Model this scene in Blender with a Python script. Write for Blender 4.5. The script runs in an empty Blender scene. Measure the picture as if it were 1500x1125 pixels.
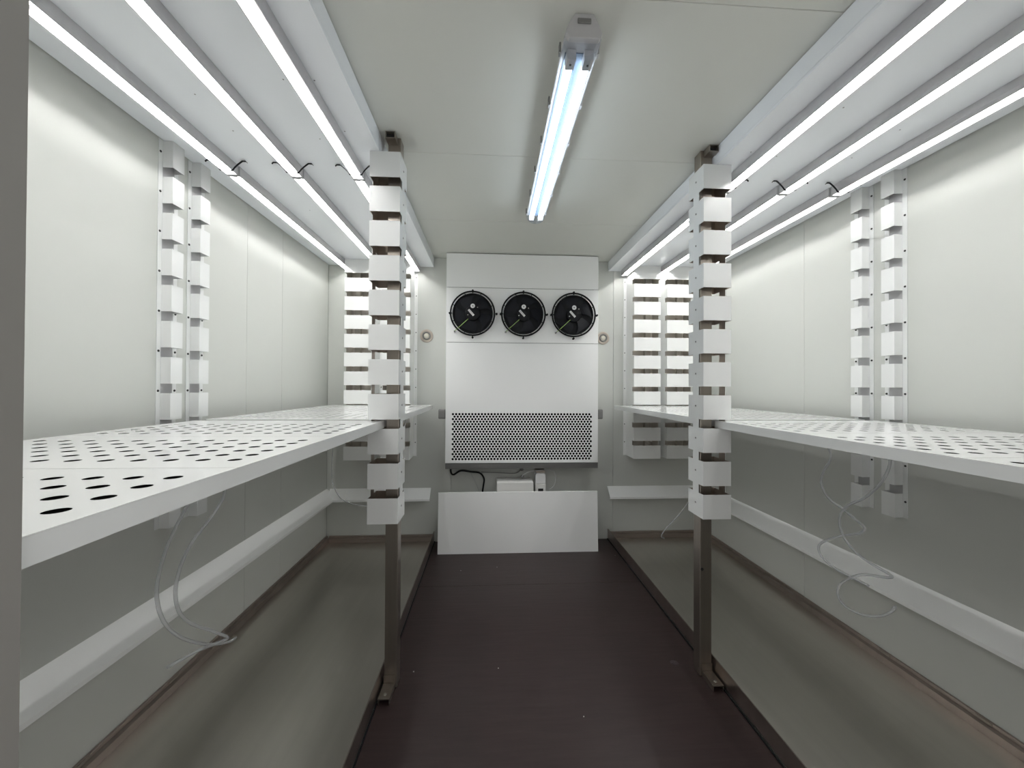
import bpy, math, random
from mathutils import Matrix, Vector
random.seed(7)

# ------------------------------------------------------------------ camera
H = 1.326                     # camera height above the floor (m)
FPX = 563.0                   # focal length in pixels of a 1500 x 1125 frame
scene = bpy.context.scene
col = scene.collection

def cam_basis(yaw, pitch, roll):
    y, p, r = (math.radians(a) for a in (yaw, pitch, roll))
    F = Vector((math.sin(y)*math.cos(p), math.cos(y)*math.cos(p), math.sin(p)))
    R0 = Vector((math.cos(y), -math.sin(y), 0)); U0 = R0.cross(F)
    R = math.cos(r)*R0 + math.sin(r)*U0
    return F, R, R.cross(F)
CF, CR, CU = cam_basis(3.25, 0.4, 0.3)
cd = bpy.data.cameras.new('camera'); cd.sensor_width = 36; cd.lens = FPX/1500*36
cd.clip_start = 0.01
cam = bpy.data.objects.new('camera', cd); col.objects.link(cam)
m = Matrix((CR, CU, -CF)).transposed().to_4x4(); m.translation = Vector((0, 0, H))
cam.matrix_world = m
scene.camera = cam

# ------------------------------------------------------------------ light of the place
world = bpy.data.worlds.new('world'); scene.world = world; world.use_nodes = True
world.node_tree.nodes['Background'].inputs[0].default_value = (1.0, 0.985, 0.96, 1)
world.node_tree.nodes['Background'].inputs[1].default_value = 0.72
LED_STRENGTH = 47.0
TUBE_STRENGTH = 9.0
scene.view_settings.view_transform = 'Standard'
scene.view_settings.look = 'None'
scene.view_settings.gamma = 1
scene.view_settings.use_curve_mapping = False
scene.view_settings.exposure = 0.30
scene.cycles.max_bounces = 14
scene.cycles.diffuse_bounces = 8

# ------------------------------------------------------------------ measures (x, y as seen from the camera, z above the floor)
YB, YF = 3.32, 0.40            # back wall, inside of the front wall
XL, XR = -1.367, 1.907         # side walls
ZC = H + 1.1006                # ceiling
ZS = H + 1.0165                # underside of the light canopies
CX = 0.271                     # middle of the aisle

# ------------------------------------------------------------------ materials
def mat(name, color, rough=0.5, metal=0.0, spec=0.5, noise=None, bump=None, emit=None, trans=0.0, ior=1.45, coat=0.0):
    mm = bpy.data.materials.new(name); mm.use_nodes = True
    nt = mm.node_tree; b = nt.nodes['Principled BSDF']
    b.inputs['Base Color'].default_value = (*color, 1)
    b.inputs['Roughness'].default_value = rough
    b.inputs['Metallic'].default_value = metal
    b.inputs['Specular IOR Level'].default_value = spec
    b.inputs['IOR'].default_value = ior
    b.inputs['Transmission Weight'].default_value = trans
    b.inputs['Coat Weight'].default_value = coat
    if noise:                                   # (scale vector, colour variation)
        sc_, var = noise
        tc = nt.nodes.new('ShaderNodeTexCoord'); mp = nt.nodes.new('ShaderNodeMapping')
        mp.inputs['Scale'].default_value = sc_
        nz = nt.nodes.new('ShaderNodeTexNoise'); nz.inputs['Scale'].default_value = 1.0
        nz.inputs['Detail'].default_value = 5
        rmp = nt.nodes.new('ShaderNodeMapRange')
        rmp.inputs['To Min'].default_value = 1 - var; rmp.inputs['To Max'].default_value = 1 + var
        mx = nt.nodes.new('ShaderNodeVectorMath'); mx.operation = 'SCALE'
        mx.inputs[0].default_value = color
        nt.links.new(tc.outputs['Object'], mp.inputs['Vector']); nt.links.new(mp.outputs[0], nz.inputs['Vector'])
        nt.links.new(nz.outputs['Fac'], rmp.inputs['Value']); nt.links.new(rmp.outputs[0], mx.inputs['Scale'])
        nt.links.new(mx.outputs[0], b.inputs['Base Color'])
        if bump:
            bp = nt.nodes.new('ShaderNodeBump'); bp.inputs['Strength'].default_value = bump
            bp.inputs['Distance'].default_value = 0.002
            nt.links.new(nz.outputs['Fac'], bp.inputs['Height']); nt.links.new(bp.outputs[0], b.inputs['Normal'])
    if emit:
        b.inputs['Emission Color'].default_value = (*emit[0], 1)
        b.inputs['Emission Strength'].default_value = emit[1]
    return mm

M = dict(
    wall=mat('wall_panel_white', (.58, .595, .565), .42, noise=((3, 3, 3), .015)),
    ceil=mat('ceiling_panel_white', (.68, .69, .645), .5, noise=((2, 2, 2), .02)),
    joint=mat('dark_joint_sealant', (.33, .34, .32), .8, noise=((20, 20, 20), .1)),
    white=mat('white_powder_coat', (.79, .805, .80), .26, noise=((4, 4, 4), .01)),
    gloss=mat('glossy_white_sheet', (.88, .89, .88), .09, noise=((4, 4, 4), .008)),
    soffit=mat('white_lacquered_sheet', (.885, .915, .955), .16, noise=((5, 5, 5), .012)),
    plastic=mat('white_plastic', (.72, .72, .70), .4, noise=((9, 9, 9), .02)),
    bare=mat('bare_brown_steel', (.44, .375, .32), .4, .6, noise=((8, 8, 60), .12)),
    steel=mat('brushed_stainless_post', (.36, .325, .285), .34, .95, noise=((60, 60, 3), .12)),
    tray=mat('brushed_stainless_tray', (.66, .63, .585), .28, 1.0, noise=((25, 1.2, 25), .08)),
    kerb=mat('stainless_upstand', (.42, .36, .33), .3, .95, noise=((4, 20, 4), .15)),
    floor=mat('dark_brown_phenolic_floor', (.036, .023, .0225), .36, spec=.4, noise=((6, 60, 6), .25), bump=.25),
    black=mat('black_plastic', (.005, .006, .008), .5, spec=.25, noise=((20, 20, 20), .2)),
    blade=mat('dark_navy_blade', (.004, .005, .009), .5, spec=.3, noise=((20, 20, 20), .2)),
    dark=mat('dark_cavity', (.02, .02, .02), .8, noise=((50, 50, 50), .3)),
    grey=mat('grey_plastic', (.22, .22, .215), .5, noise=((20, 20, 20), .05)),
    lgrey=mat('light_grey_plastic', (.50, .50, .51), .45, noise=((20, 20, 20), .03)),
    alu=mat('anodised_aluminium', (.62, .61, .62), .3, .8, noise=((2, 60, 2), .04)),
    chan=mat('white_led_channel', (.92, .92, .92), .6, noise=((5, 5, 5), .01)),
    led=mat('led_light', (.9, .9, .9), .5, emit=((1.0, .985, .965), LED_STRENGTH), noise=((5, 5, 5), .01)),
    tube=mat('fluorescent_tube', (.9, .95, 1), .5, emit=((.90, .965, 1.0), TUBE_STRENGTH), noise=((5, 5, 5), .01)),
    clear=None,
    dgrey=mat('dark_grey_metal', (.13, .13, .125), .45, noise=((20, 20, 20), .05)),
    white_lit=mat('white_coat_lightened', (.93, .94, .935), .22, noise=((4, 4, 4), .008)),  # white coat lightened in colour to make up for weak light on these parts
    hole_shade=mat('black_hole_shade', (.004, .004, .004), .9, spec=.1, noise=((50, 50, 50), .3)),  # near-black colour stands in for shade behind shelf and grille holes
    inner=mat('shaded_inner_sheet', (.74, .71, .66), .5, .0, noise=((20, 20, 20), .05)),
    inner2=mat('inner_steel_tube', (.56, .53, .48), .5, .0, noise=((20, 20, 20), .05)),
    refl=mat('blue_grey_reflector', (.12, .17, .24), .5, noise=((5, 5, 5), .01)),
    screw=mat('dark_screw', (.05, .05, .05), .4, .6, noise=((90, 90, 90), .2)),
    bright=mat('bright_screw', (.55, .54, .50), .3, .9, noise=((90, 90, 90), .1)),
    beige=mat('beige_fitting', (.50, .44, .38), .5, noise=((40, 40, 40), .06)),
    cream=mat('cream_lens', (.72, .69, .60), .3, noise=((60, 60, 60), .08)),
    label=mat('white_sticker', (.75, .75, .75), .5, noise=((300, 300, 300), .1)),
    green=mat('green_yellow_wire', (.35, .55, .16), .45, noise=((60, 60, 60), .3)),
    frame=mat('grey_door_frame', (.26, .25, .235), .55, noise=((6, 6, 6), .04)),
    crumb=mat('pale_crumb', (.70, .69, .66), .7, noise=((90, 90, 90), .1)),
)

def clear_plastic(name, tint, gloss, rough, peak):
    mm = bpy.data.materials.new(name); mm.use_nodes = True; nt = mm.node_tree
    out = nt.nodes['Material Output']; nt.nodes.remove(nt.nodes['Principled BSDF'])
    tr = nt.nodes.new('ShaderNodeBsdfTransparent'); gl = nt.nodes.new('ShaderNodeBsdfGlossy')
    gl.inputs['Roughness'].default_value = rough
    nz = nt.nodes.new('ShaderNodeTexNoise'); nz.inputs['Scale'].default_value = 12
    rm = nt.nodes.new('ShaderNodeMapRange'); rm.inputs['To Min'].default_value = .96; rm.inputs['To Max'].default_value = 1
    sc_ = nt.nodes.new('ShaderNodeVectorMath'); sc_.operation = 'SCALE'; sc_.inputs[0].default_value = tint
    lw = nt.nodes.new('ShaderNodeLayerWeight'); lw.inputs['Blend'].default_value = gloss
    mx = nt.nodes.new('ShaderNodeMixShader')
    nt.links.new(nz.outputs['Fac'], rm.inputs['Value']); nt.links.new(rm.outputs[0], sc_.inputs['Scale'])
    nt.links.new(sc_.outputs[0], tr.inputs['Color']); pw = nt.nodes.new('ShaderNodeMath'); pw.operation = 'MULTIPLY'; pw.inputs[1].default_value = peak
    nt.links.new(lw.outputs['Facing'], pw.inputs[0]); nt.links.new(pw.outputs[0], mx.inputs['Fac'])
    nt.links.new(tr.outputs[0], mx.inputs[1]); nt.links.new(gl.outputs[0], mx.inputs[2])
    nt.links.new(mx.outputs[0], out.inputs['Surface'])
    return mm
M['clear'] = clear_plastic('clear_plastic_cover', (.95, .97, 1.0), .25, .15, .35)
M['hose'] = clear_plastic('clear_vinyl_hose', (.98, .985, .99), .5, .2, .45)
nt = M['hose'].node_tree; ms = nt.nodes['Mix Shader']; df = nt.nodes.new('ShaderNodeBsdfDiffuse'); df.inputs[0].default_value = (.85, .87, .90, 1)
m2 = nt.nodes.new('ShaderNodeMixShader'); m2.inputs[0].default_value = .30
nt.links.new(ms.outputs[0], m2.inputs[1]); nt.links.new(df.outputs[0], m2.inputs[2]); nt.links.new(m2.outputs[0], nt.nodes['Material Output'].inputs['Surface'])

# ------------------------------------------------------------------ mesh helpers
class MB:
    def __init__(s): s.v = []; s.f = []; s.mi = []; s.sm = []
    def face(s, pts, mi=0, smooth=False):
        i = len(s.v); s.v += [tuple(p) for p in pts]; s.f.append(tuple(range(i, i+len(pts)))); s.mi.append(mi); s.sm.append(smooth)
    def box(s, x0, x1, y0, y1, z0, z1, mi=0, faces=None):
        # faces: dict of side -> material index ('-x','+x','-y','+y','-z','+z')
        if x0 > x1: x0, x1 = x1, x0
        if y0 > y1: y0, y1 = y1, y0
        if z0 > z1: z0, z1 = z1, z0
        i = len(s.v)
        s.v += [(x0,y0,z0),(x1,y0,z0),(x1,y1,z0),(x0,y1,z0),(x0,y0,z1),(x1,y0,z1),(x1,y1,z1),(x0,y1,z1)]
        for k, q in (('-z',(0,3,2,1)),('+z',(4,5,6,7)),('-y',(0,1,5,4)),('+x',(1,2,6,5)),('+y',(2,3,7,6)),('-x',(3,0,4,7))):
            s.f.append(tuple(i+a for a in q)); s.mi.append((faces or {}).get(k, mi)); s.sm.append(False)
    def prism(s, prof, axis, a, b, mi=0):
        # prof: list of 2D points; extruded along axis from a to b
        def P(p, t): return {'y': (p[0], t, p[1]), 'x': (t, p[0], p[1]), 'z': (p[0], p[1], t)}[axis]
        n = len(prof); i = len(s.v)
        s.v += [P(p, a) for p in prof] + [P(p, b) for p in prof]
        for k in range(n):
            q = (k + 1) % n
            s.f.append((i+k, i+q, i+n+q, i+n+k)); s.mi.append(mi); s.sm.append(False)
        s.f.append(tuple(i+k for k in range(n))[::-1]); s.mi.append(mi); s.sm.append(False)
        s.f.append(tuple(i+n+k for k in range(n))); s.mi.append(mi); s.sm.append(False)
    def cyl(s, c, axis, r0, r1, h, n=20, mi=0, cap=True, smooth=True):
        c = Vector(c); ax = Vector(axis).normalized()
        u = ax.orthogonal().normalized(); w = ax.cross(u)
        i = len(s.v)
        for t, r in ((0, r0), (h, r1)):
            for k in range(n):
                a = 2*math.pi*k/n
                s.v.append(tuple(c + ax*t + (u*math.cos(a) + w*math.sin(a))*r))
        for k in range(n):
            q = (k+1) % n
            s.f.append((i+k, i+q, i+n+q, i+n+k)); s.mi.append(mi); s.sm.append(smooth)
        if cap:
            s.f.append(tuple(i+k for k in range(n))[::-1]); s.mi.append(mi); s.sm.append(False)
            s.f.append(tuple(i+n+k for k in range(n))); s.mi.append(mi); s.sm.append(False)
    def lathe(s, c, prof, n=32, mi=0, closed=False):
        # revolve around the y axis through c; prof: list of (radius, y offset)
        i = len(s.v); L = len(prof)
        for k in range(n):
            a = 2*math.pi*k/n
            for r, y in prof: s.v.append((c[0]+r*math.cos(a), c[1]+y, c[2]+r*math.sin(a)))
        for k in range(n):
            q = (k+1) % n
            for j in range(L if closed else L-1):
                jj = (j+1) % L
                s.f.append((i+k*L+j, i+q*L+j, i+q*L+jj, i+k*L+jj)); s.mi.append(mi); s.sm.append(True)
    def tube(s, pts, r, n=8, mi=0):
        pts = [Vector(p) for p in pts]; i = len(s.v)
        t0 = (pts[1]-pts[0]).normalized(); u = t0.orthogonal().normalized()
        for k, p in enumerate(pts):
            t = (pts[min(k+1, len(pts)-1)] - pts[max(k-1, 0)]).normalized()
            u = (u - t*u.dot(t)).normalized(); w = t.cross(u)
            for j in range(n):
                a = 2*math.pi*j/n
                s.v.append(tuple(p + (u*math.cos(a) + w*math.sin(a))*r))
        for k in range(len(pts)-1):
            for j in range(n):
                q = (j+1) % n
                s.f.append((i+k*n+j, i+k*n+q, i+(k+1)*n+q, i+(k+1)*n+j)); s.mi.append(mi); s.sm.append(True)
        s.f.append(tuple(i+j for j in range(n))[::-1]); s.mi.append(mi); s.sm.append(False)
        e = i+(len(pts)-1)*n
        s.f.append(tuple(e+j for j in range(n))); s.mi.append(mi); s.sm.append(False)
    def perf(s, u0, u1, v0, v1, holes, pu, pv, r, t, to3, n=16, mi=0):
        """sheet with round holes: holes is a list of rows (v, [u, ...]); to3(u, v, w) -> point, w = depth below the face"""
        def quad(a, b, c, d):
            if b - a > 1e-6 and d - c > 1e-6:
                s.face([to3(a, c, 0), to3(b, c, 0), to3(b, d, 0), to3(a, d, 0)], mi)
        vc = v0
        for v, us in sorted(holes):
            quad(u0, u1, vc, v-pv/2)
            uc = u0
            for u in sorted(us):
                quad(uc, u-pu/2, v-pv/2, v+pv/2); uc = u+pu/2
                out, inn, low = [], [], []
                for k in range(n):
                    a = 2*math.pi*k/n; ca, sa = math.cos(a), math.sin(a); q = max(abs(ca), abs(sa))
                    out.append(to3(u+ca/q*pu/2, v+sa/q*pv/2, 0)); inn.append(to3(u+ca*r, v+sa*r, 0)); low.append(to3(u+ca*r, v+sa*r, t))
                i = len(s.v); s.v += [tuple(p) for p in out+inn+low]
                for k in range(n):
                    q = (k+1) % n
                    s.f.append((i+k, i+q, i+n+q, i+n+k)); s.mi.append(mi); s.sm.append(False)
                    s.f.append((i+n+k, i+n+q, i+2*n+q, i+2*n+k)); s.mi.append(mi); s.sm.append(True)
            quad(uc, u1, v-pv/2, v+pv/2)
            vc = v+pv/2
        quad(u0, u1, vc, v1)
    def build(s, name, mats, parent=None, bevel=0, origin=None):
        mats = mats if isinstance(mats, (list, tuple)) else [mats]
        if parent is not None: o3 = parent_origin(parent)
        elif origin is not None: o3 = Vector(origin)
        else:
            xs, ys, zs = zip(*s.v); o3 = Vector(((min(xs)+max(xs))/2, (min(ys)+max(ys))/2, min(zs)))
        me = bpy.data.meshes.new(name)
        me.from_pydata([(x-o3.x, y-o3.y, z-o3.z) for x, y, z in s.v], [], s.f)
        for mt in mats: me.materials.append(M[mt] if isinstance(mt, str) else mt)
        me.polygons.foreach_set('material_index', s.mi); me.polygons.foreach_set('use_smooth', s.sm)
        me.update()
        o = bpy.data.objects.new(name, me); col.objects.link(o)
        if parent is not None: o.parent = parent
        else: o.location = o3
        if bevel:
            b = o.modifiers.new('edge', 'BEVEL'); b.width = bevel; b.segments = 2; b.limit_method = 'ANGLE'
        return o

def parent_origin(o):
    p = Vector((0, 0, 0))
    while o is not None:
        p = p + o.location; o = o.parent
    return p
def empty(name, loc, label=None, cat=None, group=None):
    o = bpy.data.objects.new(name, None); o.location = loc; o.empty_display_size = .1; col.objects.link(o)
    if label: tag(o, label, cat, group)
    return o
def tag(o, label, cat, group=None):
    o['label'] = label; o['category'] = cat
    if group: o['group'] = group
    return o
def struct(o, label, cat):
    o['kind'] = 'structure'; o['label'] = label; o['category'] = cat
    return o
def share(src, name, loc, parent):
    """another object on the same mesh; loc is a world position for the mesh origin"""
    o = bpy.data.objects.new(name, src.data); col.objects.link(o)
    o.parent = parent; o.location = Vector(loc) - parent_origin(parent)
    return o
def spline(pts, k=10):
    pts = [Vector(p) for p in pts]; P = [pts[0]*2-pts[1]] + pts + [pts[-1]*2-pts[-2]]; out = []
    for i in range(1, len(P)-2):
        for j in range(k):
            t = j/k; a, b, c, d = P[i-1], P[i], P[i+1], P[i+2]
            out.append(.5*((2*b) + (c-a)*t + (2*a-5*b+4*c-d)*t*t + (3*b-a-3*c+d)*t**3))
    return out + [pts[-1]]
def pxray(x, y): return CF + CR*((x-750)/FPX) + CU*((562.5-y)/FPX)
def onX(x, y, X): r = pxray(x, y); p = r*(X/r.x); return (p.x, p.y, p.z+H)
def onY(x, y, Y): r = pxray(x, y); p = r*(Y/r.y); return (p.x, p.y, p.z+H)
def onZ(x, y, Z): r = pxray(x, y); p = r*((Z-H)/r.z); return (p.x, p.y, p.z+H)

# ================================================================== the room
def shell(name, box, panels, axis_pan, base_mat, pan_mat, label, cat):
    b = MB(); b.box(*box); o = b.build(name, base_mat); struct(o, label, cat)
    for p in panels:
        q = MB(); q.box(*p); q.build(axis_pan, pan_mat, o, bevel=.0012)
    return o
g = .0008
def spans(cuts): return [(a+g, b-g) for a, b in zip(cuts[:-1], cuts[1:])]
shell('floor', (XL-.1, XR+.1, -.55, YB+.1, -.10, -.012),
      [(XL, XR, a, b, -.012, 0) for a, b in spans([-.55, 1.09, 2.578, YB])], 'floor_plate', 'joint', 'floor',
      'dark brown sheet floor of the aisle between the steel trays', 'floor')
shell('ceiling', (XL-.1, XR+.1, YF-.1, YB+.1, ZC+.008, ZC+.10),
      [(XL, XR, a, b, ZC, ZC+.008) for a, b in spans([YF, 1.061, 1.824, 2.558, YB])], 'ceiling_panel', 'joint', 'ceil',
      'pale grey insulated ceiling panels with thin joints', 'ceiling')
shell('wall_left', (XL-.10, XL-.008, YF-.1, YB+.1, 0, ZC+.008),
      [(XL-.008, XL, a, b, 0, ZC) for a, b in spans([YF, 1.12, 2.238, 2.606, YB])], 'wall_panel', 'joint', 'wall',
      'white insulated panel wall behind the shelf beside the door frame', 'wall')
shell('wall_right', (XR+.008, XR+.10, YF-.1, YB+.1, 0, ZC+.008),
      [(XR, XR+.008, a, b, 0, ZC) for a, b in spans([YF, 1.115, 2.233, YB])], 'wall_panel', 'joint', 'wall',
      'white insulated panel wall behind the shelf away from the door frame', 'wall')
shell('wall_back', (XL, XR, YB+.008, YB+.10, 0, ZC),
      [(a, b, YB, YB+.008, 0, ZC) for a, b in spans([XL, -.33, 1.079, XR])], 'wall_panel', 'joint', 'wall',
      'white insulated end wall carrying the cooling unit', 'wall')
b = MB()
DX0, DX1, DZ = -.4525, .995, 2.24
b.box(XL-.1, DX0, YF-.1, YF, 0, ZC+.1); b.box(DX1, XR+.1, YF-.1, YF, 0, ZC+.1); b.box(DX0, DX1, YF-.1, YF, DZ, ZC+.1)
struct(b.build('wall_front', 'frame'), 'grey front wall and jamb around the open doorway', 'wall')

# sloping white ledges low on the walls (cross section: falls away from the wall, short lip at its foot)
def ledge(name, wallpos, sgn, a, b_, axis, label):
    zt = H-.868
    prof = [(0, zt), (.004, zt+.003), (.082, zt-.072), (.083, zt-.088), (.080, zt-.088), (.078, zt-.074), (0, zt-.006)]
    q = MB(); q.prism([(wallpos+sgn*p[0], p[1]) for p in prof], axis, a, b_)
    struct(q.build(name, 'white_lit'), label, 'ledge')
ledge('trim_1', XL, 1, YF, YB-.002, 'y', 'long sloping white ledge low on the wall beside the door frame')
ledge('trim_2', XR, -1, YF, YB-.002, 'y', 'long sloping white ledge low on the wall behind the curled hose')
ledge('trim_3', YB, -1, XL+.03, -.498, 'x', 'short sloping white ledge on end wall with a thin hose arc across it')
ledge('trim_4', YB, -1, 1.028, XR-.03, 'x', 'short sloping white ledge on end wall below the pair of end wall brackets')

# ================================================================== light canopies with LED strips
def canopy(xin, xout):
    s = 1 if xin > xout else -1
    o = empty('light_canopy', ((xin+xout)/2, (YF+YB)/2, ZS),
              'long white boxed light canopy under the ceiling, %s' % {1: 'door frame side', -1: 'figure-eight hose side'}[s], 'canopy', 'light canopies')
    x0, x1 = sorted((xin, xout+s*.004))
    q = MB(); q.box(x0, x1, YF+.012, YB-.012, ZS, ZS+.012); q.build('soffit_panel', 'soffit', o, bevel=.001)
    q = MB(); q.box(xin-s*.012, xin, YF+.012, YB-.012, ZS+.0125, ZC-.002); q.build('fascia', 'soffit', o)
    q = MB(); q.box(min(xin-s*.012, xout+s*.02), max(xin-s*.012, xout+s*.02), YF+.014, YF+.024, ZS+.0125, ZC-.002); q.build('end_panel', 'soffit', o)
    first = None
    for xr in (.10, .225, .43, .56, .72):
        for y in (.95, 1.36, 1.58, 2.3):
            x = xin - s*(xr + random.uniform(-.02, .02)); yy = y + random.uniform(-.06, .06)
            if first is None:
                q = MB(); q.cyl((x, yy, ZS), (0, 0, -1), .0028, .0024, .0006, 8); first = q.build('screw', 'grey', o); base = (x, yy)
            else:
                c = bpy.data.objects.new('screw', first.data); col.objects.link(c); c.parent = o
                c.location = (x-base[0], yy-base[1], 0)
    return o
canopy(-.484, XL); canopy(1.027, XR)

LEDZ = ZS - .046               # bottom of the LED channel
def led_strip(x, y0, y1, label, clip, inward):
    o = empty('led_strip_light', (x, (y0+y1)/2, LEDZ), label, 'LED light', 'LED strips under the canopies')
    w = .025
    q = MB()
    q.box(x-w, x+w, y0, y1, LEDZ+.0165, ZS-.0008, faces={'-z': 1})
    for sg in (-1, 1):
        q.box(x+sg*w, x+sg*(w-.003), y0, y1, LEDZ, LEDZ+.0163, faces={'-x' if sg > 0 else '+x': 1})
    q.build('housing', ['alu', 'chan'], o)
    q = MB(); q.box(x-.0055, x+.0055, y0+.01, y1-.01, LEDZ+.0150, LEDZ+.0164); q.build('led_lens', 'led', o)
    for a, b_ in ((y0-.006, y0), (y1, y1+.006)):
        q = MB(); q.box(x-w-.001, x+w+.001, a, b_, LEDZ-.001, ZS-.0012); q.build('end_cap', 'lgrey', o)
    if clip:
        for sg in (-1, 1):
            q = MB(); rc = clip if sg == inward else 1.0
            e = x+sg*w
            pts = [(e-sg*.004, LEDZ-.002), (e+sg*.003, LEDZ-.001), (e+sg*.012*rc, LEDZ+.012), (e+sg*.026*rc, LEDZ+.026),
                   (e+sg*.038*rc, ZS-.010), (e+sg*.045*rc, ZS-.005), (e+sg*.060*rc, ZS-.005), (e+sg*.066*rc, ZS-.011)]
            up = [(a, b_+.0015) for a, b_ in pts]; dn = [(a, b_-.0015) for a, b_ in pts]
            q.prism(up + dn[::-1], 'y', y1-.040, y1-.033)
            q.build('spring_clip', 'black', o)
    return o
SIDE = {1: 'door frame side', -1: 'figure-eight hose side'}     # +1: aisle lies towards +x
for xs, inn in (((-.622, -.903, -1.193), 1), ((1.158, 1.461, 1.735), -1)):
    for k, (x, where) in enumerate(zip(xs, ('over the aisle edge', 'along the canopy middle', 'nearest the side wall'))):
        led_strip(x, YF+.03, 1.832, 'lit LED strip %s, doorway half with black clips, %s' % (where, SIDE[inn]), (.3 if inn < 0 else .8) if k == 0 else 1.0, inn)
        led_strip(x, 1.852, 3.275, 'lit LED strip %s, end wall half, %s' % (where, SIDE[inn]), 0, inn)

# ================================================================== steel posts with slotted white sleeves
NB, BH, SH = 11, .110, .040    # blocks, block height, slot height
ZT = H + 1.0155
T = .0025
def zblocks(): return [(ZT-k*(BH+SH)-BH, ZT-k*(BH+SH)) for k in range(NB)]
def zslots(): return [(ZT-k*(BH+SH)-BH-SH, ZT-k*(BH+SH)-BH) for k in range(NB-1)]
def post(xa, sgn, label):
    """xa = aisle side face of the sleeve; sgn = +1 when the aisle lies towards +x"""
    xo = xa - sgn*.130; y0, y1 = 1.685, 1.815; nd = .041
    xp1 = xa - sgn*.006; xp0 = xp1 - sgn*.056
    o = empty('support_post', ((xp0+xp1)/2, 1.748, 0), label, 'post', 'slotted posts flanking the aisle')
    q = MB(); q.box(xp0, xp1, 1.722, 1.778, .002, ZC-.001); q.build('steel_tube', 'steel', o, bevel=.003)
    q = MB()
    xl, xr = min(xa, xo), max(xa, xo)
    for z0, z1 in zblocks():
        q.box(xl, xr, y0, y0+T, z0, z1, faces={'+y': 1}); q.box(xl, xr, y1-T, y1, z0, z1, faces={'-y': 1})
        q.box(xl, xl+T, y0+T, y1-T, z0, z1, faces={'+x': 1}); q.box(xr-T, xr, y0+T, y1-T, z0, z1, faces={'-x': 1})
    for z0, z1 in zslots():
        q.box(xl, xl+T, y0+nd, y1-nd, z0, z1, faces={'+x': 1}); q.box(xr-T, xr, y0+nd, y1-nd, z0, z1, faces={'-x': 1})
    sl = q.build('slotted_sleeve', ['white', 'bare'], o)
    first = None
    for k, (z0, z1) in enumerate(zblocks()):
        z = z0+.06
        if first is None:
            q = MB(); q.cyl((xa, 1.75, z), (sgn, 0, 0), .0045, .004, .0015, 10); first = q.build('screw', 'grey', sl); zf = z
        else:
            c = bpy.data.objects.new('screw', first.data); col.objects.link(c); c.parent = sl; c.location = (0, 0, z-zf)
    if sgn < 0:
        c = onY(1028.5, 834, 1.722); q = MB(); q.cyl(c, (0, -1, 0), .0075, .007, .0008, 14); q.build('hole_shade_disc', 'dark', o)  # flat dark disc paints the shade inside an open hole in the post
    # short open tube end at the ceiling
    q = MB(); xs0, xs1 = sorted((xp0+sgn*.0, xp0+sgn*.042)); zt, zb = ZC-.004, ZC-.034
    q.box(xs0, xs1, 1.672, 1.7215, zt-.003, zt); q.box(xs0, xs1, 1.672, 1.7215, zb, zb+.003)
    q.box(xs0, xs0+.003, 1.672, 1.7215, zb+.003, zt-.003); q.box(xs1-.003, xs1, 1.672, 1.7215, zb+.003, zt-.003)
    q.box(xs0+.003, xs1-.003, 1.69, 1.7215, zb+.003, zt-.003, mi=1)
    q.build('ceiling_bracket', ['steel', 'dark'], o)
    # foot
    q = MB(); xf0, xf1 = sorted((xp0-sgn*.002, xp0+sgn*.046))
    q.box(xf0, xf1, 1.632, 1.7215, .022, .026); q.box(xf0, xf0+.003, 1.632, 1.7215, .001, .022); q.box(xf1-.003, xf1, 1.632, 1.7215, .001, .022)
    q.box(xf0+.003, xf1-.003, 1.66, 1.72, .002, .022, mi=1)
    ft = q.build('foot_bracket', ['steel', 'dark'], o)
    q = MB(); q.cyl(((xf0+xf1)/2, 1.655, .026), (0, 0, 1), .007, .006, .004, 10); q.build('bolt', 'bright', ft)
    q = MB(); q.box(xf0, xf1, 1.7185, 1.7215, .027, .06); q.build('upright_tab', 'steel', ft)
    return o
post(-.3945, 1, 'square steel post in slotted white sleeve, beside shelf whose hoses hang in a plain loop')
post(.962, -1, 'square steel post in slotted white sleeve, beside shelf whose hoses curl in figure eights')

# ================================================================== slotted brackets on the walls
def side_bracket(xw, sgn, ya, label):
    """hat channel on a side wall; sgn = direction into the room; ya = near flange edge"""
    d = .043; fl = .020; w = .060
    o = empty('wall_bracket', (xw, ya+.05, ZT-1.61), label, 'bracket', 'slotted brackets on side walls')
    q = MB(); X = lambda a, b_: sorted((xw+sgn*a, xw+sgn*b_))
    zlo = ZT-1.61
    a0, a1 = X(.0006, .0026)
    q.box(a0, a1, ya, ya+fl, zlo, ZT); q.box(a0, a1, ya+fl+w, ya+2*fl+w, zlo, ZT)
    inn = '-x' if sgn > 0 else '+x'
    for z0, z1 in zblocks():
        x0, x1 = X(.0028, d)
        q.box(x0, x1, ya+fl, ya+fl+T, z0, z1); q.box(x0, x1, ya+fl+w-T, ya+fl+w, z0, z1)
        x0, x1 = X(d-T, d); q.box(x0, x1, ya+fl+T, ya+fl+w-T, z0, z1)
    q.build('slotted_channel', 'white', o)
    q = MB(); a0, a1 = X(.0004, .0016); q.box(a0, a1, ya+fl+.0005, ya+fl+w-.0005, zlo, ZT); q.build('backing_strip', 'lgrey', o)
    first = None
    for k, z in enumerate([ZT-.05-.165*j for j in range(10)]):
        for y in (ya+.009, ya+2*fl+w-.008):
            if first is None:
                q = MB(); q.cyl((xw+sgn*.0026, y, z), (sgn, 0, 0), .0050, .0042, .002, 10); first = q.build('screw', 'screw', o); f0 = (y, z)
            else:
                c = bpy.data.objects.new('screw', first.data); col.objects.link(c); c.parent = o; c.location = (0, y-f0[0], z-f0[1])
    return o
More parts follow.
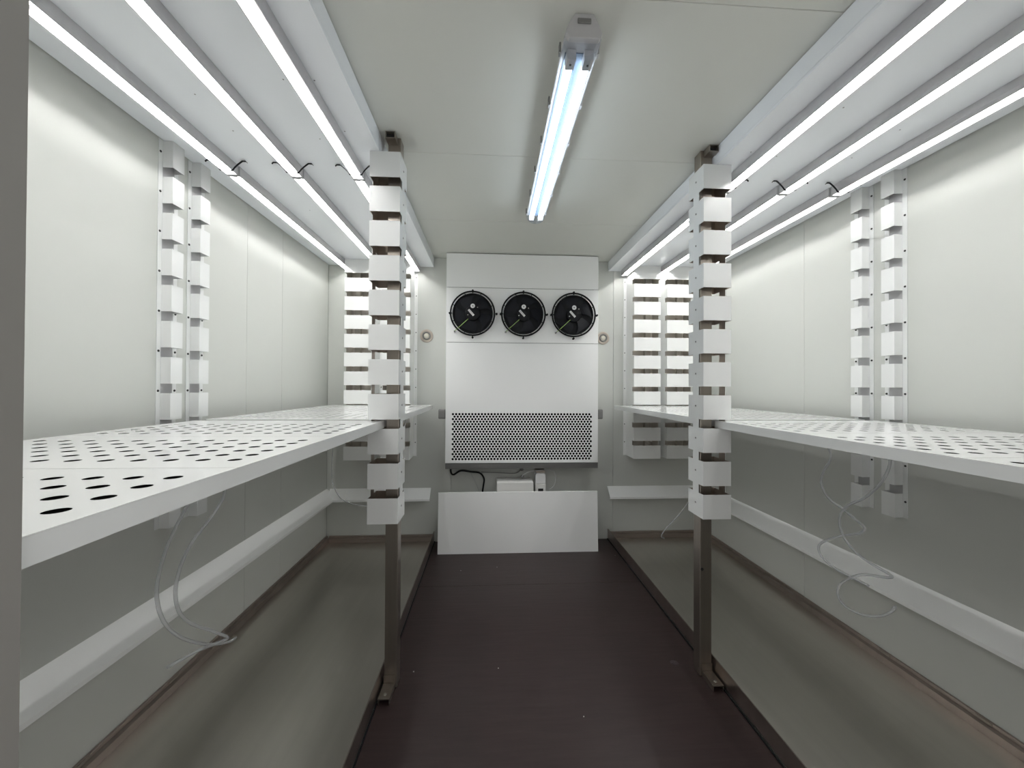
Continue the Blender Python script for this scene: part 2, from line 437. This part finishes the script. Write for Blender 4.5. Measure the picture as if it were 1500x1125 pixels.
for xw, sg in ((XL, 1), (XR, -1)):
    side_bracket(xw, sg, 1.652, 'slotted white bracket strip on side wall, doorway one of the pair, %s' % SIDE[sg])
    side_bracket(xw, sg, 1.807, 'slotted white bracket strip on side wall, inner one of the pair, %s' % SIDE[sg])

def end_bracket(x0, x1, sgn, label):
    """deep hat channel on the end wall; sgn = direction towards the aisle"""
    y0, y1 = 3.135, YB-.001; nd = .04; fl = .026; zlo = ZT-1.61
    o = empty('end_wall_bracket', ((x0+x1)/2, YB, zlo), label, 'bracket', 'slotted brackets on the end wall')
    q = MB()
    for z0, z1 in zblocks():
        q.box(x0, x1, y0, y0+T, z0, z1, faces={'+y': 1})
        q.box(x0, x0+T, y0+T, y1, z0, z1, faces={'+x': 1}); q.box(x1-T, x1, y0+T, y1, z0, z1, faces={'-x': 1})
    for z0, z1 in zslots():
        q.box(x0, x0+T, y0+nd, y1, z0, z1, faces={'+x': 1}); q.box(x1-T, x1, y0+nd, y1, z0, z1, faces={'-x': 1})
    q.box(x0-fl, x0, y1-T, y1, zlo, ZT); q.box(x1, x1+fl, y1-T, y1, zlo, ZT)
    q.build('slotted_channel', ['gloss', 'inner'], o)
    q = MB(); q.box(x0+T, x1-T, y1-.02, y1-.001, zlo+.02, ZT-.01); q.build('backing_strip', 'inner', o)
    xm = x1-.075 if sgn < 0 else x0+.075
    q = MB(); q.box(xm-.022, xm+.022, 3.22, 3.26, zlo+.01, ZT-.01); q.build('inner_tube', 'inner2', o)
    first = None
    for k in range(10):
        z = ZT-.09-.156*k
        for x in (x0-fl*.55, x1+fl*.55):
            if first is None:
                q = MB(); q.cyl((x, y1-T, z), (0, -1, 0), .0045, .004, .002, 10); first = q.build('screw', 'screw', o); f0 = (x, z)
            else:
                c = bpy.data.objects.new('screw', first.data); col.objects.link(c); c.parent = o; c.location = (x-f0[0], 0, z-f0[1])
    return o
for x0, x1, sg, w in ((-.874, -.648, 1, 'cooling unit'), (-1.165, -.937, 1, 'room corner'), (1.194, 1.422, -1, 'cooling unit'), (1.476, 1.704, -1, 'room corner')):
    end_bracket(x0, x1, sg, 'slotted white box bracket on end wall, the one nearer the %s, %s' % (w, SIDE[sg]))

# ================================================================== perforated shelves
ZSH = H - .152                 # shelf top
def shelf(xin, xout, y0, y1, cuts, rows0, nrows, label, hoses=()):
    s = 1 if xin > xout else -1
    zb = H - .1843
    o = empty('perforated_shelf', ((xin+xout)/2, (y0+y1)/2, zb), label, 'shelf', 'white perforated shelves')
    x0, x1 = sorted((xin, xout))
    q = MB(); q.box(x0, x1, y0, y1, zb, zb+.002)
    q.box(x0, x0+.002, y0, y1, zb+.002, ZSH-.0016); q.box(x1-.002, x1, y0, y1, zb+.002, ZSH-.0016)
    q.box(x0+.002, x1-.002, y0, y0+.002, zb+.002, ZSH-.0016); q.box(x0+.002, x1-.002, y1-.002, y1, zb+.002, ZSH-.0016)
    q.build('pan', 'white', o)
    q = MB(); q.box(x0+.004, x1-.004, y0+.004, y1-.004, zb+.0022, zb+.012); q.build('hole_shade_sheet', 'hole_shade', o)  # added black sheet, paints the shade seen through the plate holes
    us = [xin - s*(.055+.0622*k) for k in range(12)]
    for (a, b_), r0, n in zip(zip(cuts[:-1], cuts[1:]), rows0, nrows):
        q = MB()
        q.perf(x0, x1, a+.0006, b_-.0006, [(r0+.0568*k, us) for k in range(n)], .060, .0565, .0130, .0003,
               lambda u, v, w: (u, v, ZSH-w), n=16)
        # rim thickness
        q.face([(x0, a, ZSH), (x1, a, ZSH), (x1, a, ZSH-.0014), (x0, a, ZSH-.0014)])
        q.face([(x0, a, ZSH), (x0, b_, ZSH), (x0, b_, ZSH-.0014), (x0, a, ZSH-.0014)])
        q.face([(x1, a, ZSH), (x1, b_, ZSH), (x1, b_, ZSH-.0014), (x1, a, ZSH-.0014)])
        q.build('perforated_plate', 'gloss', o)
    for pts, r, lab in hoses:
        q = MB(); q.tube(spline(pts, 12), r, 10); tag(q.build('drain_hose', 'hose'), lab, 'hose', 'clear drain hoses')
    return o
def hx(pts, X, dx=0.0):
    out = []
    for k, (x, y) in enumerate(pts): out.append(onX(x, y, X + dx*math.sin(k*1.7)))
    return out
zu = H - .1843
hL = [([(-1.16, 1.60, zu)] + hx([(283, 720), (270, 748), (245, 800), (231, 850), (231, 885), (243, 915), (268, 935), (305, 944), (335, 940), (345, 934)], -1.16), .0062, 'clear hose with a smooth loop, hanging below the shelf beside the door frame'),
      ([(-1.12, 1.69, zu)] + hx([(330, 712), (318, 745), (278, 800), (259, 850), (260, 890), (278, 912), (310, 924), (333, 934), (318, 942), (290, 953), (262, 968), (246, 977)], -1.12), .0062, 'clear hose with a cut end pointing back, below the shelf beside the door frame')]
hR = [([(1.58, 1.80, zu)] + hx([(1217, 664), (1206, 692), (1203, 708), (1214, 730), (1234, 745), (1252, 760), (1266, 772), (1260, 781), (1232, 785), (1207, 793), (1199, 803), (1206, 818), (1226, 834), (1252, 848), (1272, 858)], 1.60, .004), .0055, 'clear hose curling in a zigzag that ends on the sloping ledge'),
      ([(1.58, 1.46, zu)] + hx([(1304, 674), (1292, 705), (1268, 728), (1240, 742), (1230, 760), (1234, 782), (1248, 803), (1272, 823), (1304, 842), (1300, 846), (1262, 842), (1236, 852), (1227, 866), (1234, 884), (1256, 898), (1284, 903), (1304, 897), (1311, 889)], 1.585, .004), .0055, 'clear hose curling down to an open round loop below the sloping ledge')]
hLr = [([(-1.10, 2.80, zu-.0045)] + [onY(*p, 2.9) for p in [(486, 690), (489, 712), (500, 730), (519, 739), (545, 742)]], .004, 'thin clear hose bending in an arc across the corner ledge'),
       ([(-.62, 2.95, zu)] + [onY(*p, 2.95) for p in [(568, 740), (573, 770), (578, 784), (581, 796)]], .004, 'thin clear hose tip hanging straight behind the steel post above the tray')]
hRr = [([(1.62, 2.95, zu)] + [onY(*p, 3.0) for p in [(1030, 700), (1005, 740), (993, 756), (979, 770), (969, 784), (973, 789)]], .0045, 'thin clear hose slanting straight down to the tray rim at the end wall')]
shelf(-.464, -1.262, YF+.006, 1.722, (YF+.006, .738, 1.186, 1.722), (.436, .816, 1.267), (5, 6, 6),
      'white perforated shelf from the door frame to the post, two clear hoses looping below', hL)
shelf(1.038, 1.83, YF+.006, 1.722, (YF+.006, .79, 1.236, 1.722), (.450, .852, 1.31), (6, 6, 6),
      'white perforated shelf from doorway to post, two clear hoses curling in figure eights below', hR)
shelf(-.464, -1.262, 1.778, 3.165, (1.778, 2.24, 2.702, 3.165), (1.868, 2.33, 2.79), (6, 6, 6),
      'white perforated shelf meeting the end wall, a thin hose arc below over the corner ledge', hLr)
shelf(1.038, 1.83, 1.778, 3.165, (1.778, 2.24, 2.702, 3.165), (1.868, 2.33, 2.79), (6, 6, 6),
      'white perforated shelf meeting the end wall, one straight hose slanting down below', hRr)

# ================================================================== stainless floor trays
def tray(xk, xw, label):
    s = 1 if xw > xk else -1
    o = empty('steel_tray', ((xk+xw)/2, (YF+YB)/2, 0), label, 'tray', 'stainless floor trays under the shelves')
    x0, x1 = sorted((xk, xw-s*.002)); ya, yb = YF+.004, YB-.002
    q = MB(); q.box(x0, x1, ya, yb, .0005, .012); q.build('tray_floor', 'tray', o)
    q = MB(); a, b_ = sorted((xk, xk+s*.004)); q.box(a, b_, ya, yb, .0125, .089); q.build('aisle_upstand', 'kerb', o)
    a, b_ = sorted((xk, xk-s*.006)); q = MB(); q.box(a, b_, ya, yb, .0005, .006); q.build('sealing_strip', 'black', o)
    # stepped rim along the side wall and the end wall
    q = MB(); w = xw-s*.002
    q.prism([(w, .0125), (w, .066), (w-s*.010, .066), (w-s*.010, .052), (w-s*.024, .046), (w-s*.024, .0125)], 'y', ya, yb)
    q.build('wall_rim', 'kerb', o)
    q = MB(); a, b_ = sorted((xk+s*.006, w-s*.026))
    q.prism([(yb, .0125), (yb, .066), (yb-.010, .066), (yb-.010, .052), (yb-.024, .046), (yb-.024, .0125)], 'x', a, b_)
    q.build('end_rim', 'kerb', o)
    first = None
    for y in (1.35, 1.72, 2.1, 2.5, 2.9):
        q = MB(); q.box(min(w-s*.010, w-s*.013), max(w-s*.010, w-s*.013), y, y+.05, .053, .064); q.build('fixing_tab', 'steel', o)
tray(-.468, XL, 'brushed stainless tray on the floor along the wall beside the door frame')
tray(1.034, XR, 'brushed stainless tray on the floor under the hoses curling in figure eights')

# ================================================================== cooling unit on the end wall
UX0, UX1, UY = -.363, .901, 3.17
unit = empty('cooling_unit', ((UX0+UX1)/2, YB, H-.675),
             'tall white cooling unit with three black fans and a perforated grille', 'cooling unit')
def slab(name, x0, x1, y0, y1, z0, z1, mt, parent, bevel=.0015):
    q = MB(); q.box(x0, x1, y0, y1, z0, z1); return q.build(name, mt, parent, bevel)
slab('top_panel', UX0, UX1, UY, UY+.006, H+.8155, ZC-.006, 'white_lit', unit)
slab('fan_panel', UX0, UX1, UY, UY+.006, H+.3635, H+.8125, 'white_lit', unit)
GX0, GX1, GZ0, GZ1 = -.319, .864, H-.607, H-.207
q = MB()
q.box(UX0, UX1, UY, UY+.006, GZ1, H+.3605); q.box(UX0, UX1, UY, UY+.006, H-.627, GZ0)
q.box(UX0, GX0, UY, UY+.006, GZ0, GZ1); q.box(GX1, UX1, UY, UY+.006, GZ0, GZ1)
fp = q.build('front_panel', 'white_lit', unit)
rows = []
pu, pv = .0263, .02045
n_rows = 19
for k in range(n_rows):
    off = 0 if k % 2 == 0 else pu/2
    us, u = [], GX0+pu/2+.003+off
    while u+pu/2 <= GX1-.0015: us.append(u); u += pu
    rows.append((GZ0+.0115+pv*k, us))
q = MB(); q.perf(GX0, GX1, GZ0, GZ1, rows, pu-.0001, pv-.0001, .0095, .0012, lambda u, v, w: (u, UY+w, v), n=16)
q.build('perforated_grille', 'white_lit', fp)
for x0, x1 in ((UX0, UX0+.003), (UX1-.003, UX1)):
    slab('side_panel', x0, x1, UY+.0065, YB-.001, H-.627, ZC-.006, 'white_lit', unit)
slab('cooling_coil', UX0+.01, UX1-.01, UY+.035, YB-.004, H-.62, H-.17, 'hole_shade', unit, 0)  # plain slab, blackened so the grille holes look deep in shade
q = MB(); q.box(UX0, UX1, UY-.004, UY+.000, H-.675, H-.629); q.box(UX0, UX1, UY+.000, YB-.001, H-.675, H-.671)
q.build('drip_pan', 'dgrey', unit)
slab('inner_back', UX0+.003, UX1-.003, YB-.02, YB-.002, H-.15, ZC-.01, 'dark', unit, 0)
for x0, x1, sg in ((UX0-.060, UX0, -1), (UX1, UX1+.045, 1)):
    lt = slab('latch', x0, x1, UY+.004, UY+.04, H-.268, H-.188, 'grey', unit, .008)
    slab('latch_cover', x0+.008, x1-.008, UY, UY+.0038, H-.255, H-.200, 'grey', lt, .002)

FR = .179
def fan(cx, cz, rot):
    q = MB(); cy = UY
    ring = [(FR+.0065*math.cos(a), -.026+.010*math.sin(a)) for a in [2*math.pi*k/8 for k in range(8)]]
    q.lathe((cx, cy, cz), ring, 48, closed=True)
    q.lathe((cx, cy, cz), [(.160, -.024), (.164, -.024), (.164, -.001), (.160, -.001)], 40, closed=True)
    for k in range(8):                                     # short spokes joining guard and shroud
        a = math.radians(45*k+22); c, s_ = math.cos(a), math.sin(a)
        q.tube([(cx+c*.162, cy-.024, cz+s_*.162), (cx+c*.178, cy-.024, cz+s_*.178)], .003, 6)
    q.cyl((cx, cy-.0005, cz), (0, -1, 0), .161, .161, .004, 40)
    f = q.build('axial_fan', 'black', unit)
    q = MB()
    q.lathe((cx, cy, cz), [(.062, -.006), (.062, -.030), (.056, -.036), (.0001, -.037)], 28)
    q.build('hub', 'black', f)
    for k in range(5):
        a0 = rot + 2*math.pi*k/5; q = MB(); n = 6
        top, bot = [], []
        for j in range(n+1):
            t = j/n; r = .058 + .100*t
            for side, lst in ((0, top), (1, bot)):
                a = a0 + (.05-.30*t*t if side == 0 else .92+.05*t-.30*t*t)
                y = cy - (.030 if side == 0 else .010)
                lst.append((cx+r*math.cos(a), y, cz+r*math.sin(a)))
        for j in range(n):
            q.face([top[j], top[j+1], bot[j+1], bot[j]], 0, True)
            q.face([(p[0], p[1]+.002, p[2]) for p in (bot[j], bot[j+1], top[j+1], top[j])], 0, True)
        q.build('fan_blade', 'blade', f)
    q = MB(); q.cyl((cx+.001, cy-.037, cz+.058), (0, -1, 0), .0185, .0185, .0012, 20)
    q.cyl((cx+.001, cy-.0382, cz+.058), (0, -1, 0), .006, .005, .002, 12, mi=1); q.build('round_sticker', ['label', 'grey'], f)
    q = MB(); c_, s_ = math.cos(math.radians(-48)), math.sin(math.radians(-48))
    pts = [(-.032, -.0085), (.032, -.0085), (.032, .0085), (-.032, .0085)]
    P = [(cx-.012+a*c_-b_*s_, cz+.004+a*s_+b_*c_) for a, b_ in pts]
    q.prism(P, 'y', cy-.0375, cy-.0386)
    for e in (-.003, .003):                                # two faint printed lines, unreadable in the photograph
        L = [(cx-.012+a*c_-b_*s_, cz+.004+a*s_+b_*c_) for a, b_ in [(-.024, e-.0008), (.024, e-.0008), (.024, e+.0008), (-.024, e+.0008)]]
        q.prism(L, 'y', cy-.0387, cy-.0389, mi=1)
    q.build('rating_sticker', ['label', 'grey'], f)
    q = MB(); q.tube([(cx-.034, cy-.036, cz-.046), (cx-.09, cy-.036, cz-.098), (cx-.142, cy-.030, cz-.144)], .0028, 6)
    q.build('earth_wire', 'green', f)
    q = MB(); q.cyl((cx-.146, cy-.0005, cz-.148), (0, -1, 0), .0075, .006, .03, 10); q.build('wire_terminal', 'grey', f)
    for ang, rr in ((90, .187), (0, .196), (270, .196), (180, .187)):
        a = math.radians(ang); c_, s_ = math.cos(a), math.sin(a)
        q = MB(); q.cyl((cx+c_*rr, cy-.0005, cz+s_*rr), (0, -1, 0), .0085, .0075, .030, 10)
        q.tube([(cx+c_*(rr-.02), cy-.022, cz+s_*(rr-.02)), (cx+c_*rr, cy-.022, cz+s_*rr)], .0045, 6)
        q.build('mounting_lug', 'black', f)
    for dx, dz in ((.040, .047), (-.038, -.014)):
        q = MB(); q.cyl((cx+dx, cy-.036, cz+dz), (0, -1, 0), .005, .004, .003, 8); q.build('screw', 'bright', f)
for cx, r in ((-.146, .4), (.270, .9), (.688, 1.3)): fan(cx, H+.597, r)

# round fittings on the end wall
for x, lab in ((-.545, 'round beige wall fitting with cream centre, clear of the cooling unit'),
               (.985, 'round beige wall fitting with cream centre, half tucked behind the cooling unit edge')):
    o = empty('round_wall_fitting', (x, YB, H+.43), lab, 'wall fitting', 'round wall fittings')
    q = MB(); q.lathe((x, YB-.001, H+.43), [(.056, 0), (.056, -.006), (.050, -.010), (.036, -.010), (.034, -.004)], 32); q.build('flange_ring', 'beige', o)
    q = MB(); q.lathe((x, YB-.001, H+.43), [(.0335, -.001), (.0335, -.016), (.029, -.018), (.026, -.006), (.024, -.004)], 28); q.build('inner_ring', 'grey', o)
    q = MB(); q.lathe((x, YB-.001, H+.43), [(.024, -.003), (.020, -.012), (.010, -.017), (.0005, -.018)], 24); q.build('lens', 'cream', o)

# ================================================================== twin tube ceiling light
fx, fy0, fy1 = CX, 1.125, 2.34
fix = empty('ceiling_tube_light', (fx, (fy0+fy1)/2, ZC), 'lit twin tube batten light with clear cover on the ceiling', 'ceiling light')
q = MB(); P = [(-.036, 0), (-.050, -.030), (-.058, -.060), (.058, -.060), (.050, -.030), (.036, 0)]
q.prism([(fx+a, ZC-.001+b_) for a, b_ in P], 'y', fy0, fy1); q.build('base_housing', 'lgrey', fix, bevel=.004)
q = MB(); q.box(fx-.045, fx+.045, fy0+.05, fy1-.03, ZC-.0635, ZC-.0615); q.build('reflector', 'refl', fix)
for sx in (-1, 1):
    q = MB(); q.cyl((fx+sx*.027, fy0+.075, ZC-.0775), (0, 1, 0), .0130, .0130, fy1-fy0-.11, 16); q.build('fluorescent_tube', 'tube', fix)
    q = MB(); q.box(fx+sx*.027-.014, fx+sx*.027+.014, fy0+.035, fy0+.0745, ZC-.096, ZC-.064)
    q.cyl((fx+sx*.027, fy0+.055, ZC-.096), (0, 0, -1), .004, .003, .002, 8, mi=1); q.build('lamp_holder', ['lgrey', 'screw'], fix)
    q = MB(); q.box(fx+sx*.027-.014, fx+sx*.027+.014, fy1-.034, fy1-.012, ZC-.094, ZC-.064); q.build('lamp_holder', 'lgrey', fix)
q = MB(); n = 10
ap = [(fx+.056*math.cos(math.pi+math.pi*k/n), ZC-.0615+.044*math.sin(math.pi+math.pi*k/n)) for k in range(n+1)]
ip = [(fx+.0545*math.cos(math.pi+math.pi*k/n), ZC-.0615+.0425*math.sin(math.pi+math.pi*k/n)) for k in range(n+1)]
for k in range(n):
    for pr in (ap, ip):
        q.face([(pr[k][0], fy0+.012, pr[k][1]), (pr[k+1][0], fy0+.012, pr[k+1][1]), (pr[k+1][0], fy1-.008, pr[k+1][1]), (pr[k][0], fy1-.008, pr[k][1])], 0, True)
for y in (fy0+.012, fy1-.008):
    for k in range(n): q.face([(ap[k][0], y, ap[k][1]), (ap[k+1][0], y, ap[k+1][1]), (ip[k+1][0], y, ip[k+1][1]), (ip[k][0], y, ip[k][1])])
    q.face([(x, y, z) for x, z in ip])
q.build('clear_cover', 'clear', fix)
q = MB(); q.prism([(fx+a, ZC-.002+b_) for a, b_ in [(-.028, 0), (-.044, -.030), (-.054, -.056), (-.046, -.072), (.046, -.072), (.054, -.056), (.044, -.030), (.028, 0)]], 'y', fy0-.016, fy0+.002)
q.box(fx-.020, fx+.020, fy0-.020, fy0-.016, ZC-.034, ZC-.018, mi=1); q.build('end_cap', ['lgrey', 'grey'], fix, bevel=.004)
for sx in (-1, 1):
    for k in range(6):
        y = fy0+.05+k*(fy1-fy0-.1)/5
        q = MB(); q.box(fx+sx*.0575, fx+sx*.0625, y, y+.018, ZC-.062, ZC-.030); q.build('cover_clip', 'grey' if sx < 0 else 'lgrey', fix)

# ================================================================== under the unit
q = MB()
bp, tp = 3.064, 3.092
q.prism([(bp, .001), (bp-.0, .001), (tp, .4795), (tp+.016, .4785), (bp+.016, .0015)], 'x', -.407, .877)
tag(q.build('loose_panel', 'white_lit', bevel=.0015), 'plain white sheet panel standing loose on the floor below the cooling unit', 'panel')

bx = empty('pump_box', (.21, YB, H-1.0), 'white rounded box on end wall behind the loose panel', 'box')
q = MB(); q.box(.057, .361, 3.150, YB-.002, H-1.0, H-.779); q.build('box_body', 'plastic', bx, bevel=.012)
slab('box_lid', .060, .358, 3.143, 3.1495, H-1.0, H-.786, 'plastic', bx, .003)
vv = empty('pump_unit', (.425, 3.24, H-1.0), 'small pale capped pump beside the white box under the cooling unit', 'pump')
q = MB(); q.box(.381, .470, 3.20, YB-.002, H-1.0, H-.812); q.build('pump_base', 'plastic', vv, bevel=.004)
q = MB(); q.prism([(.383, H-.8115), (.383, H-.738), (.391, H-.722), (.459, H-.722), (.468, H-.738), (.468, H-.8115)], 'y', 3.20, 3.29); q.build('pump_body', 'label', vv, bevel=.004)
slab('pump_cap', .386, .464, 3.205, 3.285, H-.7215, H-.700, 'beige', vv, .004)
slab('pump_slot', .405, .447, 3.197, 3.1995, H-.872, H-.850, 'dark', vv, 0)
q = MB(); q.tube(spline([onY(660, 686, 3.27), onY(661, 693, 3.27), onY(665, 695, 3.27), onY(675, 689.5, 3.27), onY(690, 691, 3.27), onY(703, 693, 3.28), onY(709, 701, 3.28), onY(708, 712, 3.28), onY(707, 722, 3.28), onY(709, 740, 3.28)], 6), .0075, 8)
tag(q.build('power_cable', 'black'), 'thick black cable hanging below the cooling unit down behind the loose panel', 'cable')
q = MB(); q.tube(spline([onY(705, 691.5, 3.29), onY(730, 692.5, 3.29), onY(752, 693.5, 3.29), onY(760, 691, 3.29), onY(764, 686, 3.29)], 6), .0030, 8)
tag(q.build('thin_tube', 'grey'), 'thin grey tube running flat below the cooling unit to a small clip', 'tube')
q = MB(); q.tube(spline([onY(764, 699, 3.185), onY(767, 695, 3.185), onY(775, 691.5, 3.185), onY(790, 689, 3.185), onY(806, 688, 3.185), onY(812, 692, 3.185), onY(814, 702, 3.185), onY(811, 712, 3.185), onY(803, 718, 3.185)], 6), .0026, 8)
tag(q.build('thin_tube', 'lgrey'), 'thin grey tube arching over the pump cap beside the white box', 'tube')
q = MB(); q.tube(spline([onY(690, 693, 3.30), onY(696, 705, 3.30), onY(701, 716, 3.30), onY(708, 735, 3.30)], 6), .0026, 8)
tag(q.build('thin_tube', 'lgrey'), 'thin pale tube hanging straight down behind the black cable', 'tube')
for (x, y, Y, lab) in ((764.5, 687.5, 3.262, 'small round dark knob under the cooling unit drip pan'), (765.5, 698.5, 3.24, 'small round dark knob on top of the white box')):
    c = onY(x, y, Y); q = MB(); q.lathe((c[0], c[1], c[2]), [(.0135, .012), (.0135, -.004), (.009, -.012), (.0005, -.013)], 14)
    tag(q.build('knob', 'grey'), lab, 'knob')

# ================================================================== small litter on the floor
c = onZ(988, 971, .0004); q = MB(); q.lathe((0, 0, 0), [(.020, 0), (.019, .0015), (.012, .003), (.0005, .0035)], 20)
q.v = [(c[0]+x, c[1]+z, .0004+y) for x, y, z in q.v]
tag(q.build('clear_disc', 'clear'), 'small clear plastic disc lying on the dark floor near the post foot', 'disc')
for x, y in ((606, 984), (730, 979), (675, 836), (855, 1050), (901, 814), (530, 1013), (728, 831)):
    zb = .0122 if x == 530 else .0003
    c = onZ(x, y, zb); q = MB(); r = .0035 if x in (606,) else .0022
    q.prism([(c[0]+r*math.cos(a)*random.uniform(.6, 1.2), c[1]+r*math.sin(a)*random.uniform(.6, 1.2)) for a in [2*math.pi*k/6 for k in range(6)]], 'z', zb, zb+.002)
    tag(q.build('crumb', 'crumb'), 'tiny pale crumb lying on the dark floor' if x != 530 else 'tiny pale crumb lying in the steel tray beside the post', 'crumb', 'crumbs on the floor')
